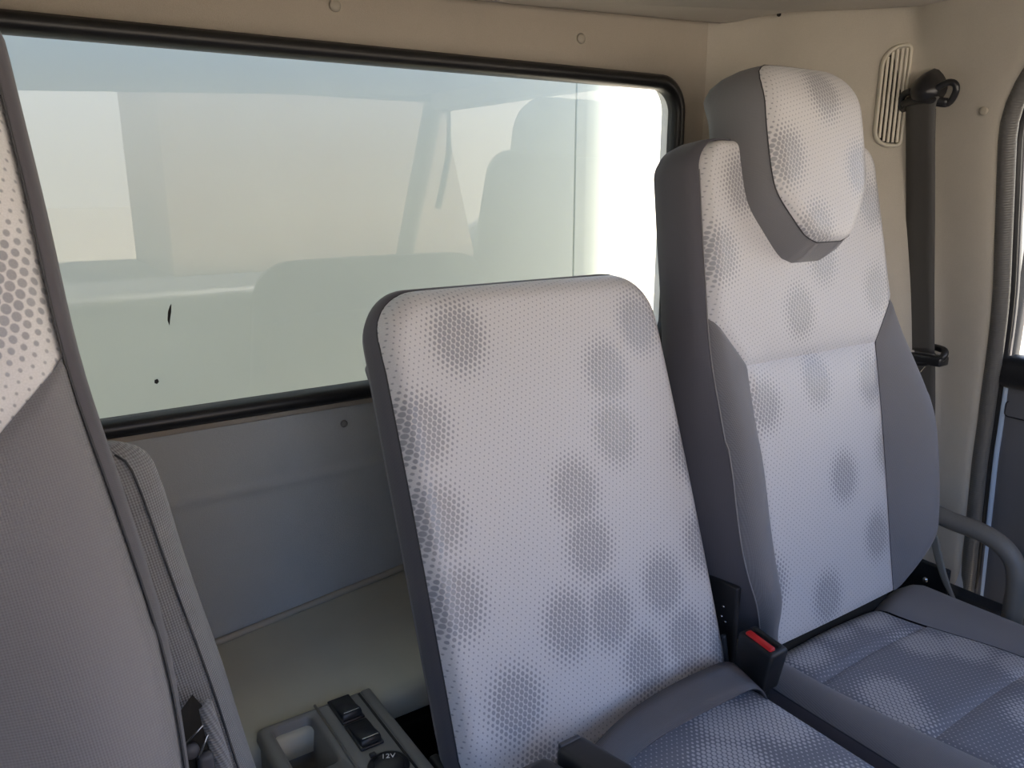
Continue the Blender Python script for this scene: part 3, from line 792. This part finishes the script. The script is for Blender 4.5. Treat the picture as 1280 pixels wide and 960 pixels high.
# cushion
class CF:
    def w(s, q, t, n): return Vector((MX+q, .585-t, -.606+n))
cf = CF()
cpoly = rrect(-.19, .195, 0, .70, .05, 8)
def cH(s_, t):
    d = seg_dist(s_, t, cpoly); Rs = .030; h = .008*math.cos(s_/.19*1.3)
    if d < Rs: h -= Rs-math.sqrt(max(0, Rs*Rs-(Rs-d)**2))
    return h
def cin(t):
    if t < .05: q = (.05-t)/.05; return .05*(1-math.sqrt(max(0, 1-q*q)))
    return 0
panel('cushion_top', cf, lambda t: -.19+cin(t), lambda t: .195-cin(t), -9, 9, cH, M['dotshade'], mid, 50, 0, groove=0,
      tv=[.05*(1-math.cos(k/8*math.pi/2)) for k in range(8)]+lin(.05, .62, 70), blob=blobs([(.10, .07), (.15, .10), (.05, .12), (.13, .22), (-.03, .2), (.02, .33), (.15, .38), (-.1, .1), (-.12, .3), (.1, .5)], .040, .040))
def cl(off, n_): return [cf.w(p[0]*(1+off/.19), p[1], n_) for p in cpoly]
LL = [[cf.w(p[0], p[1], cH(*p)) for p in cpoly], cl(.003, -.05), cl(.004, -.08), cl(-.004, -.11)]
n_ = len(LL[0]); V = [p for L_ in LL for p in L_]
F = [(j*n_+k, j*n_+(k+1) % n_, (j+1)*n_+(k+1) % n_, (j+1)*n_+k) for j in range(len(LL)-1) for k in range(n_)]+[tuple((len(LL)-1)*n_+k for k in range(n_))]
link('cushion_gusset', V, F, M['side'], mid, uv=[(j*.02, i*.01) for j in range(len(LL)) for i in range(n_)])
rbox('seat_base', (MX, .30, -.86), (.30, .48, .30), M['blk'], mid, bev=.02)
rbox('hinge_bracket', (MX-.20, .62, -.72), (.012, .10, .22), M['blk'], mid, bev=.004)
tube('hinge_rod', [(.352, .585, -.60), (.350, .580, -.66), (.349, .575, -.75)], .0022, M['metal'], mid, seg=6)

# ------------------------------------------------------------------ lap belt over the middle seat
lb = thing('lap_belt', 'grey lap belt lying across the middle seat cushion', 'seat belt', (.56, .54, -.60))
ribbon('webbing', [(.738, .548, -.650), (.728, .546, -.606), (.700, .545, -.577), (.650, .545, -.572), (.58, .546, -.574), (.52, .540, -.576), (.462, .522, -.574)],
       [Vector((-.1, -1, .1)), Vector((-.25, -1, .0)), Vector((-.1, -1, -.2)), Vector((0, -1, -.45)), Vector((0, -1, -.5)), Vector((0, -1, -.4)), Vector((.0, -1, -.2))], lambda q: .050-.012*q, M['webb2'], lb, thick=.0018)
b1 = thing('belt_buckle', 'black buckle head at the end of the lap belt, right of its twin', 'buckle', (.438, .50, -.60))
rbox('housing', (.436, .503, -.556), (.038, .078, .026), M['blk'], b1, bev=.008, seg=4, rot=Matrix.Rotation(R(6), 3, 'Z') @ Matrix.Rotation(R(-6), 3, 'X'))
rbox('press_plate', (.432, .539, -.551), (.026, .006, .012), M['dgrey'], b1, bev=.002)
b2 = thing('belt_buckle', 'black buckle head at lower left corner of middle backrest, left of its twin', 'buckle', (.388, .49, -.60))
rbox('housing', (.386, .500, -.559), (.050, .076, .026), M['blk'], b2, bev=.009, seg=4, rot=Matrix.Rotation(R(12), 3, 'Z') @ Matrix.Rotation(R(-4), 3, 'X'))
rbox('press_plate', (.379, .535, -.555), (.030, .006, .012), M['dgrey'], b2, bev=.002)

# red button buckle between the seats
rb = thing('red_button_buckle', 'black buckle with red release button standing between middle and passenger seats', 'buckle', (.745, .558, -.70))
mrot = Matrix.Rotation(R(8), 3, 'X')
Cb = Vector((.745, .556, -.578))
rbox('housing', Cb, (.030, .050, .060), M['blk'], rb, bev=.005, seg=4, rot=mrot, taper=(1.1, 1.08))
rbox('release_button', Cb+Vector((-.007, -.0042, .0285)), (.010, .040, .009), M['red'], rb, bev=.0025, rot=mrot, label='red release button')
rbox('latch_slot', Cb+Vector((.006, -.0042, .0305)), (.006, .040, .005), M['slot'], rb, bev=.001, rot=mrot)
rbox('stalk', Cb+Vector((.0, .004, -.058)), (.020, .032, .07), M['blk'], rb, bev=.005, rot=mrot)
tube('cable', [(.728, .60, -.56), (.729, .592, -.60), (.732, .585, -.66)], .003, M['blk'], rb, seg=8)

# side latch bits behind the middle seat on right
br = thing('recliner_bracket', 'dark metal bracket with small screws between the two backrests', 'bracket', (.755, .64, -.62))
rbox('plate', (.765, .655, -.60), (.010, .09, .18), M['blk'], br, bev=.003)
for (y, z) in ((.63, -.545), (.625, -.565), (.632, -.56)): disc('screw', (.7595, y, z), (-1, -.3, 0), .0022, .001, M['metal'], br, seg=10)

# ------------------------------------------------------------------ right of passenger seat
gb = thing('grab_bar', 'dark grey grained armrest bar curving down beside the passenger seat', 'armrest', (1.27, .5, -.75))
tube('bar', [(1.24, .640, -.520), (1.245, .590, -.528), (1.25, .545, -.532), (1.252, .515, -.542), (1.255, .495, -.562), (1.255, .485, -.595), (1.255, .484, -.66), (1.255, .484, -.80)], .0148, M['armb'], gb, seg=14, n=6)
rbox('mount', (1.25, .49, -.78), (.05, .05, .05), M['blk'], gb, bev=.008)
st = thing('anchor_strap', 'thin grey belt strap with bracket low beside the passenger backrest', 'strap', (1.33, .6, -.74))
ribbon('strap', [(1.338, .660, -.60), (1.335, .640, -.65), (1.330, .616, -.690), (1.322, .585, -.716), (1.315, .560, -.76)], [Vector((0, .9, .5))]*5, .022, M['strap'], st, thick=.003)
rbox('bracket', (1.345, .675, -.73), (.010, .10, .14), M['blk'], st, bev=.004)
disc('bolt', (1.322, .655, -.684), (-1, -.5, .2), .005, .004, M['metal'], st)
rbox('lower_side_trim', (1.40, .70, -.86), (.05, .30, .28), M['blk'], wr, bev=.01)
rbox('pillar_return', (1.50, .69, -.55), (.02, .10, .90), M['dgrey'], wr, bev=.004)
rbox('clip_boss', (1.293, .764, .243), (.012, .018, .030), M['liner'], wr, bev=.004)

# ------------------------------------------------------------------ centre console
cs = thing('centre_console', 'grey plastic centre console with open tray, switches and power socket', 'console', (.262, .6, -1.0))
ZT = -.600
X0, X1, Y0, Y1 = .190, .331, .30, .807
px0, px1, py0, py1 = .207, .252, .706, .795
# top deck as rings around the tray
def zl(x0, x1, y0, y1, r, z, n=6): return [(p[0], p[1], z) for p in rrect(x0, x1, y0, y1, r, n)]
deck = [zl(X0-.004, X1+.004, Y0, Y1+.006, .010, ZT-.20), zl(X0, X1, Y0, Y1, .010, ZT-.012), zl(X0+.001, X1-.001, Y0+.001, Y1-.001, .010, ZT-.003), zl(X0+.005, X1-.005, Y0+.005, Y1-.005, .009, ZT),
        zl(px0-.004, px1+.004, py0-.004, py1+.002, .008, ZT), zl(px0, px1, py0, py1, .007, ZT-.003), zl(px0+.003, px1-.003, py0+.003, py1-.003, .008, ZT-.045), zl(px0+.010, px1-.010, py0+.010, py1-.010, .008, ZT-.052)]
rings('deck', deck, M['cons'], cs, cap='end')
tube('deck_rib', [(.262, .807, ZT+.0008), (.262, .55, ZT+.0008)], .0016, M['cons'], cs, seg=8)
rbox('side_rail', (.3235, .553, ZT-.001), (.013, .50, .006), M['cons'], cs, bev=.003)
rbox('groove', (.3145, .60, ZT+.0003), (.0028, .40, .0012), M['slot'], cs, bev=.0003)
def rocker(y, label=None):
    c = Vector((.2895, y, ZT))
    b = rbox('switch_bezel', c+Vector((0, 0, .001)), (.0275, .048, .004), M['blkg'], cs, bev=.0015)
    V = []; prof = [(-.021, .003), (-.0205, .0095), (-.017, .0110), (0, .0065), (.019, .0045), (.0205, .002)]
    for (yy, zz_) in prof:
        for xx in (-.0115, -.0105, .0105, .0115):
            V.append(c+Vector((xx, yy, zz_-(.0015 if abs(xx) > .011 else 0))))
    F = [(j*4+k, j*4+k+1, (j+1)*4+k+1, (j+1)*4+k) for j in range(5) for k in range(3)]+[(0, 1, 2, 3), tuple(range(20, 24)), tuple(j*4 for j in range(6)), tuple(j*4+3 for j in range(6))]
    link('rocker', V, F, M['blk'], b)
    rbox('indicator_line', c+Vector((0, -.0186, .0108)), (.019, .0012, .0008), M['metal'], b, bev=.0002)
rocker(.7795); rocker(.7275)
sock = disc('socket_ring', (.291, .667, ZT-.001), (0, 0, 1), .0225, .004, M['blkg'], cs, seg=32)
disc('socket_cap', (.291, .665, ZT+.003), (0, 0, 1), .0165, .003, M['blk'], cs, seg=28)
rbox('cap_tab', (.2815, .686, ZT+.006), (.007, .005, .004), M['blk'], cs, bev=.001)
fc = bpy.data.curves.new('lettering', 'FONT'); fc.body = '12V'; fc.size = .0095; fc.extrude = .0002; fc.align_x = 'CENTER'
tmp = bpy.data.objects.new('lettering_curve', fc); fm = bpy.data.meshes.new_from_object(tmp); bpy.data.objects.remove(tmp); fm.materials.clear(); fm.materials.append(M['white'])
to = bpy.data.objects.new('lettering', fm); COL.objects.link(to); to.parent = cs; to.rotation_euler = (0, 0, R(-25)); to.location = Vector((.2925, .6705, ZT+.0076))-cs.location
rbox('console_front', (.262, .30, -.80), (.135, .30, .36), M['cons'], cs, bev=.01)
